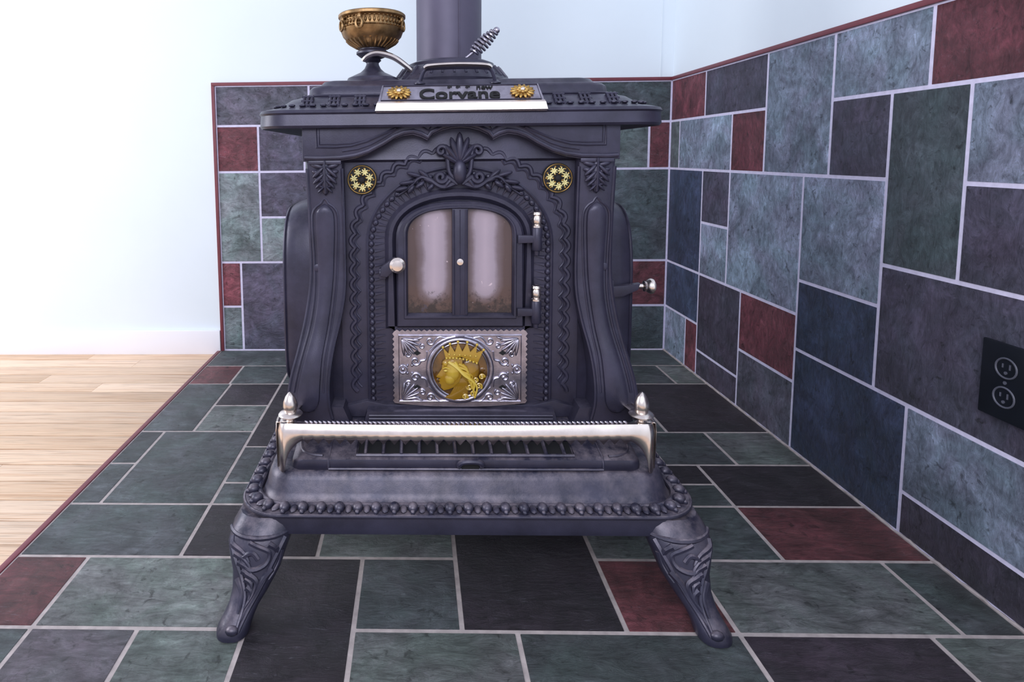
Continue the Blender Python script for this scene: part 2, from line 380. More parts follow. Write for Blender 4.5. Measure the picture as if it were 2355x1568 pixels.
# outlet
e=empty('electrical_outlet',(-.0,-60.9,17.5))
bm=bmesh.new(); box(bm,-.28,0.0,-2.0,2.0,-2.9,2.9,.12); finish(bm,'cover_plate',M_out,e)
bm=bmesh.new()
for zc in (1.1,-1.1):
    tube(bm,[(-.3,.8*math.cos(a),zc+.74*math.sin(a)) for a in [k*2*math.pi/24 for k in range(24)]],.07,6,True)
    box(bm,-.34,-.27,-.33,-.24,zc-.05,zc+.35); box(bm,-.34,-.27,.22,.3,zc-.0,zc+.3); tube(bm,[(-.27,0,zc-.35),(-.34,0,zc-.35)],.12,10)
tube(bm,[(-.27,0,0),(-.33,0,0)],.13,12)
finish(bm,'receptacles',M_outd,e)
# ---------------------------------------------------------------- stove
ST=empty('wood_stove',(-39.9,-52.7,0))
def fin(bm,name,mat,**k): return finish(bm,name,mat,ST,**k)
# base
bm=bmesh.new(); cy=6.5
loft(bm,[(0,cy,16.8,14.5,3,6.2),(0,cy,17.4,15.2,3.2,5.8),(0,cy,17.7,15.5,3.4,5.9),(0,cy,17.8,15.55,3.4,6.3),(0,cy,17.7,15.45,3.4,7.1),(0,cy,17.95,15.7,3.5,7.3),(0,cy,17.9,15.65,3.5,7.5),
 (0,cy,17.5,15.2,3.2,7.55),(0,cy,16.6,14.4,2.8,7.45),(0,cy,16.4,14.1,2.6,7.6),(0,cy,16.2,13.75,2.4,8.2),(0,cy,16.0,13.4,2.2,9.0),(0,cy,15.75,13.1,2.1,9.5),(0,cy,15.3,12.8,1.9,9.65),(0,cy,14.6,12.3,1.7,9.68)],n=10)
fin(bm,'base_frame',M_iron2)
bm=bmesh.new()
B=resample(rr(0,cy,17.2,14.95,3.2,7.75,n=12),1.42,True); nB=len(B)
for i,p in enumerate(B):
    t=(B[(i+1)%nB]-B[i-1]); a=math.atan2(t.y,t.x)
    ell(bm,p,(.42,.5,.4),a,10,7,'Z'); n_=Vector((t.y,-t.x,0)).normalized(); ell(bm,p+n_*.42+Vector((0,0,-.12)),(.2,.25,.22),a,8,6,'Z')
    q=(p+B[(i+1)%nB])/2; ell(bm,q+Vector((0,0,-.12)),(.3,.55,.2),a,8,6,'Z')
tube(bm,rr(0,cy,16.75,14.5,2.9,7.62,n=10),.22,8,True)
tube(bm,rr(0,cy,17.82,15.6,3.4,7.42,n=10),.14,8,True)
fin(bm,'bead_border',M_iron2)
# legs
LV=[(7.1,-15.5,-7.0,2.25,1.9),(6.3,-15.8,-7.6,2.45,2.05),(5.4,-16.05,-8.2,2.4,2.0),(4.6,-16.1,-8.7,2.15,1.75),(3.6,-16.1,-9.3,1.78,1.45),(2.6,-16.35,-9.95,1.4,1.25),(1.7,-16.75,-10.55,1.15,1.2),(1.0,-17.1,-11.0,1.15,1.35),(.45,-17.35,-11.3,1.22,1.45),(.1,-17.4,-11.35,1.18,1.4),(0,-17.4,-11.35,1.0,1.2)]
def leg(mx,my,name):
    bm=bmesh.new(); rings=[]
    fx=lambda p:(p[0]*mx,(p[1] if my==1 else 13.0-p[1]),p[2])
    for z,x,y_,rx,ry in LV:
        rings.append([fx((x+rx*math.copysign(abs(math.cos(a))**.8,math.cos(a)),y_+ry*math.copysign(abs(math.sin(a))**.8,math.sin(a)),z)) for a in [k*2*math.pi/20 for k in range(20)]])
    strip(bm,rings,True,True,True)
    def surf(t,s):
        z=6.4-(6.0)*t; L=sorted(LV)
        for a,b in zip(L[:-1],L[1:]):
            if a[0]<=z<=b[0]:
                k=(z-a[0])/(b[0]-a[0]); v=[a[i]+(b[i]-a[i])*k for i in range(5)]; break
        else: v=L[-1]
        an=-math.pi/2+s*1.35
        return fx((v[1]+(v[3]+.02)*math.cos(an),v[2]+(v[4]+.02)*math.sin(an),z))
    def line(P,r): tube(bm,[surf(a,b) for a,b in [(q.x,q.y) for q in smoothpts([(a,b,0) for a,b in P],5)]],r,7)
    tp=lambda t:.25*(1-.7*t)+.04
    line([(.1,-.7),(.25,-.55),(.45,-.35),(.7,0),(.95,.2)],tp)
    line([(.1,.7),(.25,.6),(.45,.45),(.7,.35),(.95,.3)],tp)
    line([(.1,-.15),(.2,.35),(.33,.35),(.38,-.05),(.28,-.28),(.2,-.05),(.27,.12)],lambda t:.2)
    line([(.42,-.2),(.5,.15),(.62,.2),(.75,.1)],tp); line([(.5,-.5),(.62,-.25),(.8,-.1)],tp)
    line([(.4,.55),(.5,.35),(.66,.3),(.85,.15)],tp)
    line([(.05,-.95),(.06,-.4),(.06,.4),(.05,.95)],lambda t:.2)
    for k in range(6): line([(.16+k*.08,-.6+k*.1),(.2+k*.08,-.28+k*.07),(.3+k*.08,-.1+k*.05)],tp)
    for k in range(3): line([(.12+k*.05,.3+k*.2),(.2+k*.08,.55+k*.1),(.32+k*.1,.6)],tp)
    ell(bm,surf(.93,0),(.5,.35,.35),0,10,6)
    fin(bm,name,M_iron2)
leg(1,1,'leg_1');leg(-1,1,'leg_2');leg(1,-1,'leg_3');leg(-1,-1,'leg_4')
# hearth plate
bm=bmesh.new()
prof=[(-6.3,9.55),(-6.45,9.7),(-6.5,10.25),(-6.42,10.5),(-6.2,10.62),(-6.0,10.66),(-4.2,11.0),(0.4,11.45),(.4,9.5)]
hx=13.9
rows=[]
for x in [-hx,-hx+.15,-hx+.6]+[-hx+1+k*(2*hx-2)/12 for k in range(13)]+[hx-.6,hx-.15,hx]:
    k=max(0,(abs(x)-(hx-.8))/.8); rows.append([(x,y_+k*k*.5*(1 if y_<-3 else 0),z-k*k*.3) for y_,z in prof])
strip(bm,rows,True,True,True)
tube(bm,[(x,y_,z) for x,y_,z in [(-8.7,-4.2,11.1),(-8.7,-6.1,10.72),(8.7,-6.1,10.72),(8.7,-4.2,11.1)]],.14,6,True)
for k in range(12):
    x=-7.98+k*1.45; tube(bm,[(x,-6.1,10.74),(x,-4.2,11.12)],.16,6)
for k in (-1,1):
    tube(bm,[(10.9*k,-6.52,9.8),(10.9*k,-6.52,10.3),(10.9*k,-6.15,10.66),(10.9*k,-3,11.2),(10.2*k,0,11.45)],.1,6)
    tube(bm,smoothpts([(11.4*k,-6.1,10.68),(12.4*k,-5.9,10.7),(13.2*k,-5.2,10.75),(13.5*k,-3.5,10.95),(13.5*k,-1,11.2)],4),.13,6)
tube(bm,[(-10.9,-6.55,9.8),(10.9,-6.55,9.8)],.1,6)
tube(bm,smoothpts([(-.45,-6.4,9.95),(-.5,-6.95,10.4),(-.1,-7.1,10.7),(.9,-7.1,10.7),(1.3,-6.95,10.4),(1.25,-6.4,9.95)],5),.22,8)
fin(bm,'hearth_plate',M_iron2)
bm=bmesh.new()
strip(bm,[[(-8.6,-6.08,10.69),(8.6,-6.08,10.69)],[(-8.6,-4.2,11.05),(8.6,-4.2,11.05)]],False)  # dark strip between the bars; shade of the slots put into its colour
box(bm,-.3,1.1,-6.62,-6.4,9.8,10.42)
fin(bm,'hearth_slot_shade',M_dark)
# nickel fender rail
bm=bmesh.new()
def rail_y(x): 
    a=abs(x); return -7.0+.0012*a*a+(max(0,a-14.35)**2)*1.6
PT=.86; xs=[]; k0=-int(12.6/(PT/2))
xs=[-15.12+i*.07 for i in range(34)]
xs=[x for x in xs if x<k0*PT/2-.02]+[k*PT/2 for k in range(k0,-k0+1)]
xs+=[-x for x in reversed([x for x in xs if x<k0*PT/2-.02])]
rings=[[],[],[],[],[]]
for x in xs:
    a=abs(x)
    if a<=abs(k0)*PT/2+.001:
        kk=round(x/(PT/2)); zb=12.5 if kk%2==0 else 12.02
    else: zb=interp([(12.5,12.4),(13.2,12.1),(13.8,11.5),(14.2,10.7),(14.4,9.8),(14.5,9.6),(15.2,9.6)],a)
    zt=13.5-(.0 if a<14.3 else (a-14.3)*.25)
    ry=rail_y(x)
    rings[0].append((x,ry+.6,zt+.02)); rings[1].append((x,ry+.3,zt)); rings[2].append((x,ry+.22,zt-.1)); 
    rings[3].append((x,ry,min(zt-.55,12.85))); rings[4].append((x,ry-.02,zb))
strip(bm,rings,False)
for s in (-1,1):
    P=smoothpts([(15.12*s,-6.0,0),(15.2*s,-4.8,0),(14.9*s,-2.8,0),(14.3*s,-.6,0)],6)
    strip(bm,[[(p.x-.25*s,p.y,13.45) for p in P],[(p.x,p.y,13.4) for p in P],[(p.x+.08*s,p.y,12.7) for p in P],[(p.x,p.y,12.1-2.45*max(0,1-(p.y+6.0)/.6)) for p in P]],False)
    strip(bm,[[(p.x+.02*s,p.y,13.42) for p in P],[(p.x-1.25*s,p.y+.1,13.46) for p in P]],False)
o=fin(bm,'fender_rail',M_nick,ang=.45); md=o.modifiers.new('s','SOLIDIFY'); md.thickness=.08*S
bm=bmesh.new()
for k in range(70):
    x=-12.6+k*25.2/69; ell(bm,(x,rail_y(x)+.5,13.58),(.2,.12,.11),.5,8,5)
fin(bm,'rail_beading',M_nickd)
bm=bmesh.new()
for s in (-1,1):
    lathe(bm,[(0,0),(.5,.0),(.5,.2),(.32,.35),(.32,.6),(.85,.75),(.97,.9),(.85,1.05),(.5,1.15),(.52,1.3),(.6,1.5),(.55,1.9),(.38,2.35),(.15,2.65),(0,2.72)],(13.95*s,-5.95,13.2),'z',24)
fin(bm,'rail_finials',M_nick)
# main body
bm=bmesh.new()
W=[(10.5,14.6),(14,14.6),(18,13.9),(22,13.2),(26,12.8),(31,12.9),(37.6,13.0)]
loft(bm,[(0,10.2,interp(W,z),10,.8,z) for z in [9.6+k*(38-9.6)/26 for k in range(27)]],n=3)
loft(bm,[(0,10.2,13.0,10.1,.6,34.0),(0,10.2,13.4,10.45,.6,34.3),(0,10.2,13.3,10.35,.6,35.0),(0,10.2,13.3,10.35,.6,38.0)],n=3)
fin(bm,'body_shell',M_iron)
bm=bmesh.new()
def side_ring(k,x,s):
    L=[]
    for q in range(40):
        a=q*2*math.pi/40; c,si=math.cos(a),math.sin(a)
        e=.6 if si>0 else .35
        L.append((x*s,10+7.2*k*math.copysign(abs(c)**e,c),21.2+9.2*k*math.copysign(abs(si)**e,si)))
    return L
for s in (-1,1):
    strip(bm,[side_ring(k,x,s) for k,x in ((1.0,12.6),(1.0,14.0),(.99,14.3),(.985,15.0),(.96,15.7),(.93,16.15),(.9,16.35),(.8,16.45))],True,True,True)
    tube(bm,[(p[0]+.05*s,p[1],p[2]) for p in side_ring(.93,16.15,s)],.14,6,True)
fin(bm,'side_castings',M_iron)
# front flat panel
bm=bmesh.new(); prism(bm,[(-10.4,11),(10.4,11),(10.4,37),(-10.4,37)],0,.9); 
prism(bm,[(-10.6,11.4),(10.6,11.4),(10.2,12.4),(8.2,12.9),(6.6,12.55),(-6.6,12.55),(-8.2,12.9),(-10.2,12.4)],-.5,.5,.15)
for s in (-1,1):
    q=[(-13.4,11.0),(-9.4,11.0),(-10.2,12.9),(-12.9,13.0)]
    prism(bm,[(s*x,z) for x,z in (q if s==1 else q[::-1])],-1.9,.5,.2)
prism(bm,[(-8.6,11.0),(8.6,11.0),(8.2,12.35),(-8.2,12.35)],-1.5,.4,.2)
for k in range(3): tube(bm,[(-8,-1.56,11.4+.3*k),(8,-1.56,11.4+.3*k)],.08,6)
fin(bm,'front_panel',M_iron)
# header frieze
bm=bmesh.new()
hl=[(-13.35,34.2),(-12.3,34.15),(-10.3,34.2),(-8.9,34.4),(-7.8,34.75),(-6.6,35.35),(-5.6,35.95),(-4.8,36.25),(-4.0,36.35),(-3.3,36.15),(-2.75,35.85),(-2.45,36.25),(-1.6,36.65),(-.8,36.85),(0,36.9)]
low=hl+[(-x,z) for x,z in hl[-2::-1]]
prism(bm,[(-13.35,38.0)]+low+[(13.35,38.0)],-1.35,.4,.15)
tube(bm,[(x*.985,-1.38,z+.32) for x,z in low],.2,8)
tube(bm,[(x*.965,-1.36,z+.85) for x,z in low[2:-2]],.1,6)
for s in (-1,1):
    P=[(-12.1,35.4),(-12.1,37.3),(-4.6,37.35),(-5.4,36.95),(-6.6,36.4),(-7.9,35.85),(-9.2,35.5),(-10.5,35.4)]
    tube(bm,[(-x*s,-1.37,z) for x,z in P],.12,6,True)
    tube(bm,[(-(x*.93-.6)*s,-1.36,36.2+(z-36.2)*.7) for x,z in P],.07,6,True)
fin(bm,'header_frieze',M_iron)
# pillars
OUT=[(11.8,14.8),(13.5,15.0),(15.5,14.75),(18,14.1),(21,13.45),(24,13.05),(28,13.0),(34.4,13.15)]
INN=[(11.8,11.0),(13.3,11.3),(15.5,11.3),(18,10.95),(20.5,10.35),(23,9.95),(27,9.9),(34.4,9.95)]
YF=[(11.8,-2.3),(14,-2.4),(17,-2.0),(20,-1.3),(24,-.85),(28,-.85),(34.4,-1.1)]
BC=[(12.3,13.1),(14,13.15),(17,12.75),(20,12.1),(23,11.7),(26,11.6),(30.6,11.6)]
BH=[(12.6,.0),(12.9,.55),(13.6,.95),(15,.95),(18,.72),(22,.62),(26,.74),(29.4,.82),(30.2,.55),(30.6,.0)]
bm=bmesh.new()
for s in (-1,1):
    rows=[]
    for k in range(49):
        z=11.8+k*(34.4-11.8)/48; o_=interp(OUT,z);i_=interp(INN,z);yf=interp(YF,z)
        rows.append([(s*a,b,z) for a,b in ((o_,1.2),(o_,yf+.4),(o_-.12,yf+.1),(o_-.35,yf),(i_+.35,yf),(i_+.12,yf+.1),(i_,yf+.4),(i_,.6))])
    strip(bm,rows,True,True,True)
    rows=[];L1=[];L2=[]
    for k in range(70):
        z=12.6+k*(30.6-12.6)/69; c=interp(BC,z);h=max(.02,interp(BH,z));yf=interp(YF,z)
        rows.append([(s*(c+h*a),yf+.02-b*min(1,h*2),z) for a,b in ((-1,0),(-.94,.25),(-.65,.38),(0,.42),(.65,.38),(.94,.25),(1,0))])
        if k>6: L1.append((s*(c-h-.3),yf-.02,z)); L2.append((s*(c+h+.3),yf-.02,z))
    strip(bm,rows,False)
    tube(bm,L1+[tuple(p) for p in smoothpts([L1[-1],(s*11.6,interp(YF,30.6),31.0),L2[-1]],4)]+L2[::-1],.11,6)
    tube(bm,[(s*(interp(OUT,z)-.1),interp(YF,z)+.1,z) for z in [12+k*.6 for k in range(37)]],.16,6)
    tube(bm,[(s*(interp(INN,z)+.1),interp(YF,z)+.1,z) for z in [12+k*.6 for k in range(37)]],.14,6)
    lathe(bm,[(.34,0),(.34,.12),(.25,.16),(0,.16)],(s*12.35,interp(YF,25)-.0,25.0),'y',14)
    cx_=s*11.45; yy=-1.2
    petal(bm,(cx_,34.4),math.pi,3.1,.9,yy,.35)
    for k,(dz,L,W_) in enumerate(((33.9,1.45,.6),(33.35,1.4,.6),(32.8,1.15,.5),(32.25,.9,.4))):
        for q in (-1,1):
            petal(bm,(cx_,dz-.25),q*(math.pi*.42),L*.85,W_*.8,yy-.02*k,.26); petal(bm,(cx_,dz-.1),q*(math.pi*.74),L,W_*.6,yy-.2,.2)
    tube(bm,[(cx_,yy-.4,34.3),(cx_,yy-.42,32.8),(cx_,yy-.2,31.5)],.09,6)
    box(bm,cx_-1.4,cx_+1.4,-1.45,-.6,33.95,34.3,.1)
fin(bm,'corner_pillars',M_iron)
# arch decoration
bm=bmesh.new()
def archpath(a,zb,zs,rise,step): return resample([(x,0,z) for x,z in arch(a,zb,zs,rise,40)],step)
def inout(P,i):
    t=(P[min(i+1,len(P)-1)]-P[max(i-1,0)]).normalized(); n_=Vector((-t.z,0,t.x)); return t,(-n_ if n_.dot(P[i]-Vector((0,0,24)))<0 else n_)
P=archpath(9.2,13.6,27.2,7.9,.14); Q=[]
for i,p in enumerate(P):
    t,n_=inout(P,i); Q.append(p+n_*(.42*abs(math.sin(i*.14*math.pi/1.3))-.1))
tube(bm,[(q.x,-.08,q.z) for q in Q],.2,7)
tube(bm,[(q.x*.957,-.03,24+(q.z-24)*.962) for q in Q],.1,6)
tube(bm,[(p.x,-.04,p.z) for p in archpath(8.05,12.8,26.9,6.7,.3)],.15,6)
P=archpath(7.7,12.9,26.8,6.3,.64)
for i,p in enumerate(P):
    t,n_=inout(P,i)
    ell(bm,(p.x,-.1,p.z),(.24,.24,.3),math.atan2(t.x,t.z),8,6)
    q=p-n_*.3; tube(bm,[(q.x,-.1,q.z),(q.x-n_.x*.85,-.06,q.z-n_.z*.85+.12)],lambda t_:.17*(1-.8*t_),5)
ringplate(bm,arch(6.5,19.4,27.4,4.4,24,2.15),arch(5.5,19.6,27.3,3.5,24,2.3),-.5,.1,.35)
fin(bm,'arch_ornament',M_iron)
# palmette crest
bm=bmesh.new(); yy=-.55
for a,L,W_ in ((0,2.7,.75),(.32,2.4,.62),(-.32,2.4,.62),(.66,2.1,.58),(-.66,2.1,.58),(1.05,1.7,.55),(-1.05,1.7,.55)):
    petal(bm,(0,33.9),a,L,W_,yy-.1*math.cos(a),.42)
ell(bm,(0,yy-.3,33.2),(.6,.5,1.05)); 
for q in (-1,1):
    tube(bm,spiral(q*1.55,35.0,.5,1.1,yy-.1,a0=(math.pi if q>0 else 0),dir=-q,tail=[(q*.35,32.6),(q*.9,33.3)]),.2,7)
    tube(bm,spiral(q*1.6,32.8,.55,1.2,yy-.1,a0=(0 if q<0 else math.pi),dir=q,tail=[(q*.2,32.2)]),.22,7)
    tube(bm,[tuple(p) for p in smoothpts([(q*.3,yy,32.3),(q*1.5,yy,31.95),(q*2.6,yy+.05,32.6),(q*3.4,yy+.1,32.75),(q*4.3,yy+.2,31.9),(q*5.3,yy+.3,31.2)],6)],lambda t:.27*(1-.7*t),7)
    for k,(x,z,a,L) in enumerate(((1.9,32.2,1.2,1.3),(2.5,32.6,.9,1.3),(3.2,32.8,1.3,1.4),(3.8,32.4,1.7,1.4),(4.4,31.9,1.8,1.2),(3.0,32.4,2.2,1.0),(3.9,32.1,2.5,.9),(2.2,32.2,2.4,.8))):
        petal(bm,(q*x,z),q*a,L,.45,yy+.12,.28)
    petal(bm,(q*.5,32.9),q*2.5,1.5,.5,yy,.3)
fin(bm,'palmette_crest',M_iron)
# door
bm=bmesh.new()
ringplate(bm,arch(5.5,19.7,27.4,3.3,24,2.4),arch(4.5,20.9,27.6,2.45,24,2.6),-1.05,0,.2)
ringplate(bm,arch(4.85,20.5,27.6,2.75,24,2.5),arch(4.6,20.8,27.6,2.5,24,2.6),-1.2,-.9,.08)
prism(bm,[(-.68,20.6),(.68,20.6),(.68,30.3),(-.68,30.3)],-1.05,-.4,.08)
for x in (-.55,.55): tube(bm,[(x,-1.08,20.9),(x,-1.08,30.0)],.11,6)
tube(bm,[(-.0,-1.04,20.9),(.0,-1.04,30.0)],.05,6)
for z in (27.45,21.1):
    prism(bm,[(4.9,z-.35),(6.9,z-.3),(7.05,z),(6.9,z+.3),(4.9,z+.35)],-1.35,-.9,.1)
    lathe(bm,[(.38,-1.0),(.45,-.9),(.45,.9),(.38,1.0)],(6.55,-1.1,z),'z',16)
    lathe(bm,[(0,-1.5),(.2,-1.4),(.25,-1.0),(.25,-.9)],(6.55,-1.1,z),'z',12)
    box(bm,6.2,7.1,-1.0,0,z-.75,z-.35,.08)
prism(bm,[(-6.9,24.3),(-6.3,24.2),(-5.2,25.2),(-5.0,25.8),(-5.7,25.9),(-6.8,25.1)],-1.3,-.7,.1)
lathe(bm,[(.3,0),(.3,.5),(.2,.6),(0,.6)],(-6.7,-.5,24.5),'y',10)
box(bm,-7.0,-6.4,-1.0,0.1,24.0,24.9,.08)
fin(bm,'door_frame',M_iron)
bm=bmesh.new(); prism(bm,arch(4.6,20.7,27.6,2.6,24,2.6),-.62,-.45); fin(bm,'door_window',M_mica,smooth=False)
bm=bmesh.new()
lathe(bm,[(.25,0),(.25,.5),(.5,.6),(.42,.75),(.62,.9),(.7,1.1),(.66,1.35),(.45,1.5),(.45,1.58),(.2,1.62),(0,1.62)],(-5.35,-1.05,25.45),'y',24)
lathe(bm,[(.28,0),(.28,.06),(.05,.1),(0,.1)],(0,-1.1,25.5),'y',14)
for z in (27.45,21.1):
    lathe(bm,[(.3,0),(.42,.1),(.42,.25),(.28,.35),(.38,.5),(.38,.9),(.3,1.1),(.42,1.2),(.36,1.4),(.15,1.5),(0,1.5)],(6.55,-1.1,z+.9),'z',16)
lathe(bm,[(.2,-1.2),(.2,0),(.5,.1),(.45,.3),(.6,.45),(.72,.7),(.66,.95),(.4,1.1),(0,1.12)],(17.0,2.6,22.5),'x',20)
fin(bm,'door_hardware',M_nick)
bm=bmesh.new(); prism(bm,[(13.4,21.4),(15.2,21.6),(16.5,22.2),(16.7,22.8),(15.2,22.6),(13.4,22.5)],2.3,2.9,.08)
box(bm,13.0,14.2,2.0,3.2,21.2,23.2,.1); fin(bm,'side_latch',M_iron)
# rosettes
for i,s in enumerate((-1,1)):
    rx=s*8.4
    bm=bmesh.new(); lathe(bm,[(1.3,-.1),(1.3,.35),(1.1,.45),(0,.4)],(rx,-.05,32.6),'y',32); ell(bm,(rx,-.6,32.6),(.28,.15,.28)); fin(bm,'rosette_%d_disc'%(i+1),M_dark)
    bm=bmesh.new(); tube(bm,[(rx+1.2*math.cos(a),-.46,32.6+1.2*math.sin(a)) for a in [k*math.pi/16 for k in range(32)]],.04,6,True)
    for k in range(14): a=k*math.pi/7; ell(bm,(rx+1.0*math.cos(a),-.52,32.6+1.0*math.sin(a)),(.09,.07,.09),0,6,5)
    for k in range(7): a=(k+.5)*math.pi/3.5; ell(bm,(rx+.4*math.cos(a),-.52,32.6+.4*math.sin(a)),(.09,.08,.09),0,6,5)
    fin(bm,'rosette_%d_rim'%(i+1),M_goldf)
    bm=bmesh.new()
    for k in range(7):
        a=k*math.pi/3.5+.3; cx_,cz_=rx+.7*math.cos(a),32.6+.7*math.sin(a)
        for q in range(7): petal(bm,(cx_,cz_),q*math.pi/3.5+k,.34,.15,-.54,.09)
    fin(bm,'rosette_%d_flowers'%(i+1),M_cream)
# nickel ash door
bm=bmesh.new()
def serr(p,q,n,amp):
    L=[]
    d=Vector((q[0]-p[0],q[1]-p[1])); nn=Vector((d.y,-d.x)).normalized()
    for k in range(n):
        for t,a in ((k/n,0),((k+.5)/n,amp)): L.append((p[0]+d.x*t+nn.x*a,p[1]+d.y*t+nn.y*a))
    return L
out=serr((-5.75,12.8),(5.75,12.8),22,0.0)+serr((5.75,12.8),(5.75,19.3),14,.16)+serr((5.75,19.3),(-5.75,19.3),24,.16)+serr((-5.75,19.3),(-5.75,12.8),14,.16)
out=[(x,z-(.0 if z>13 else .35*(1-(x/5.8)**2))) for x,z in out]
prism(bm,out,-.75,-.1,0)
fin(bm,'ash_door_plate',M_nickd,smooth=False)
bm=bmesh.new(); yy=-.8
tube(bm,[(5.35*a,yy,z) for a,z in ((-1,13.0),(1,13.0),(1,18.95),(-1,18.95))],.08,6,True)
for q in (-1,1):
    for v in (-1,1):
        zc=15.9
        for k in range(6):
            a=math.radians(8+k*15)
            petal(bm,(q*5.1,zc+v*2.75),math.atan2(-q*math.sin(a),-v*math.cos(a)),1.9-.12*abs(k-2.5),.3,yy,.14)
        tube(bm,spiral(q*3.9,zc+v*.75,.45,1.2,yy,a0=(0 if q<0 else math.pi),dir=q*v,tail=[(q*2.9,zc+v*1.6),(q*3.0,zc+v*.9)]),.1,6)
        tube(bm,spiral(q*2.6,zc+v*2.55,.4,1.2,yy,a0=(0 if q<0 else math.pi),dir=q*v,tail=[(q*1.2,zc+v*2.8),(q*1.8,zc+v*2.9)]),.09,6)
        tube(bm,smoothpts([(q*.4,yy,zc+v*2.95),(q*1.2,yy,zc+v*2.75),(q*2.0,yy,zc+v*2.3),(q*2.7,yy,zc+v*1.6)],5),lambda t:.12*(1-.5*t),6)
        for k in range(4): petal(bm,(q*(3.2+.3*k),zc+v*(2.9-.2*k)),q*(1.2+.3*k) if v<0 else q*(1.9-.3*k),.7,.2,yy,.1)
        for k in range(3): ell(bm,(q*(4.2+.4*k),yy,zc+v*(.35)),(.12,.1,.12),0,8,5)
        tube(bm,spiral(q*4.55,zc+v*1.35,.3,1.3,yy,a0=1.0,dir=q*v),.08,6); tube(bm,spiral(q*3.3,zc+v*2.1,.28,1.3,yy,a0=2.0,dir=-q*v),.08,6)
    tube(bm,[(q*5.0+.35*math.cos(a),yy,15.9+.35*math.sin(a)) for a in [k*math.pi/8 for k in range(16)]],.08,6,True); ell(bm,(q*5.0,yy,15.9),(.18,.16,.18))
tube(bm,[(2.75*math.cos(a),yy-.05,15.85+2.75*math.sin(a)) for a in [k*math.pi/24 for k in range(48)]],.24,10,True)
tube(bm,[(2.45*math.cos(a),yy-.1,15.85+2.45*math.sin(a)) for a in [k*math.pi/24 for k in range(48)]],.07,6,True)
fin(bm,'ash_door_relief',M_nickd)
bm=bmesh.new()
for q in (-1,1):
    for v in (-1,1): prism(bm,[(q*3.75-.35,15.8+v*1.55),(q*3.75,15.8+v*1.55+.22),(q*3.75+.35,15.8+v*1.55),(q*3.75,15.8+v*1.55-.22)],-.8,-.7)
fin(bm,'ash_door_vents',M_dark,smooth=False)
bm=bmesh.new(); lathe(bm,[(2.6,-.1),(2.6,.15),(2.3,.16),(0,.14)],(0,-.72,15.85),'y',40)
for k in range(14):
    a=k*.9; r_=1.2+.9*random.random(); ell(bm,(r_*math.cos(a),-.86,15.85+r_*math.sin(a)),(.3,.05,.2),a,8,5)
fin(bm,'medallion_ground',M_amberd)
bm=bmesh.new(); my=-.9; px=lambda u,v:((u-1063)/26.0,15.85-(v-845)/26.0)
def E(u,v,a,d,b,rot=0,dy=0): p=px(u,v); ell(bm,(p[0],my-dy,p[1]),(a/26,d,b/26),rot,14,10)
head=[px(u,v) for u,v in ((1036,812),(1026,820),(1022,832),(1021,840),(1015,849),(1008,858),(1012,861),(1018,862),(1013,866),(1017,869),(1014,873),(1019,877),(1019,884),(1026,891),(1038,888),(1048,884),(1062,870),(1070,845),(1068,815))]
prism(bm,head[::-1],my-.26,my+.1,.09)
E(1046,845,24,.4,34); E(1040,864,18,.38,20); E(1030,828,9,.36,10); 
neck=[px(u,v) for u,v in ((1046,868),(1048,884),(1040,900),(1026,908),(1050,914),(1080,908),(1082,880),(1075,860))]
prism(bm,neck[::-1],my-.2,my+.1,.08)
tube(bm,[(px(1023,838)[0],my-.37,px(1023,838)[1]),(px(1030,835)[0],my-.42,px(1030,835)[1]),(px(1040,838)[0],my-.42,px(1040,838)[1])],.05,5)
E(1030,843,5,.1,2.5,0,.36)
cr=[px(u,v) for u,v in ((1030,818),(1024,790),(1036,803),(1040,782),(1051,800),(1058,777),(1068,799),(1079,778),(1086,800),(1101,784),(1100,802),(1116,796),(1102,828),(1066,812))]
prism(bm,cr[::-1],my-.3,my+.1,.06)
for u,v in ((1024,789),(1040,781),(1058,776),(1079,777),(1101,783),(1116,795)): E(u,v,3.2,.14,3.2,0,.3)
for k in range(10): E(1032+k*7.6,814-.5*k+.2*k*k,2.6,.09,2.6,0,.34)
for k in range(6): E(1038+k*12,805+.9*k,2.2,.1,2.2,0,.34)
E(1084,850,24,.26,34,.3)
for k in range(7):
    a0=(1036+k*5.5,822+k*1.5); pts=[]
    for j in range(11):
        t=j/10; u=a0[0]+(64-k*6)*math.sin(t*1.7)*(.55+.45*(1-k/8))+4*math.sin(t*11+k); v=a0[1]+t*(40+ (6-k)*7)+3*math.sin(t*8+k*2)
        p=px(u,v); pts.append((p[0],my-.36+.02*k,p[1]))
    tube(bm,smoothpts(pts,3),lambda t:.14*(1-.45*t),7)
for u,v,r_ in ((1105,880,.3),(1112,858,.26),(1092,898,.3),(1074,905,.26),(1098,865,.22),(1084,882,.26)): tube(bm,spiral(px(u,v)[0],px(u,v)[1],r_,1.4,my-.28,a0=u),.09,6)
fin(bm,'medallion_head',M_amber)
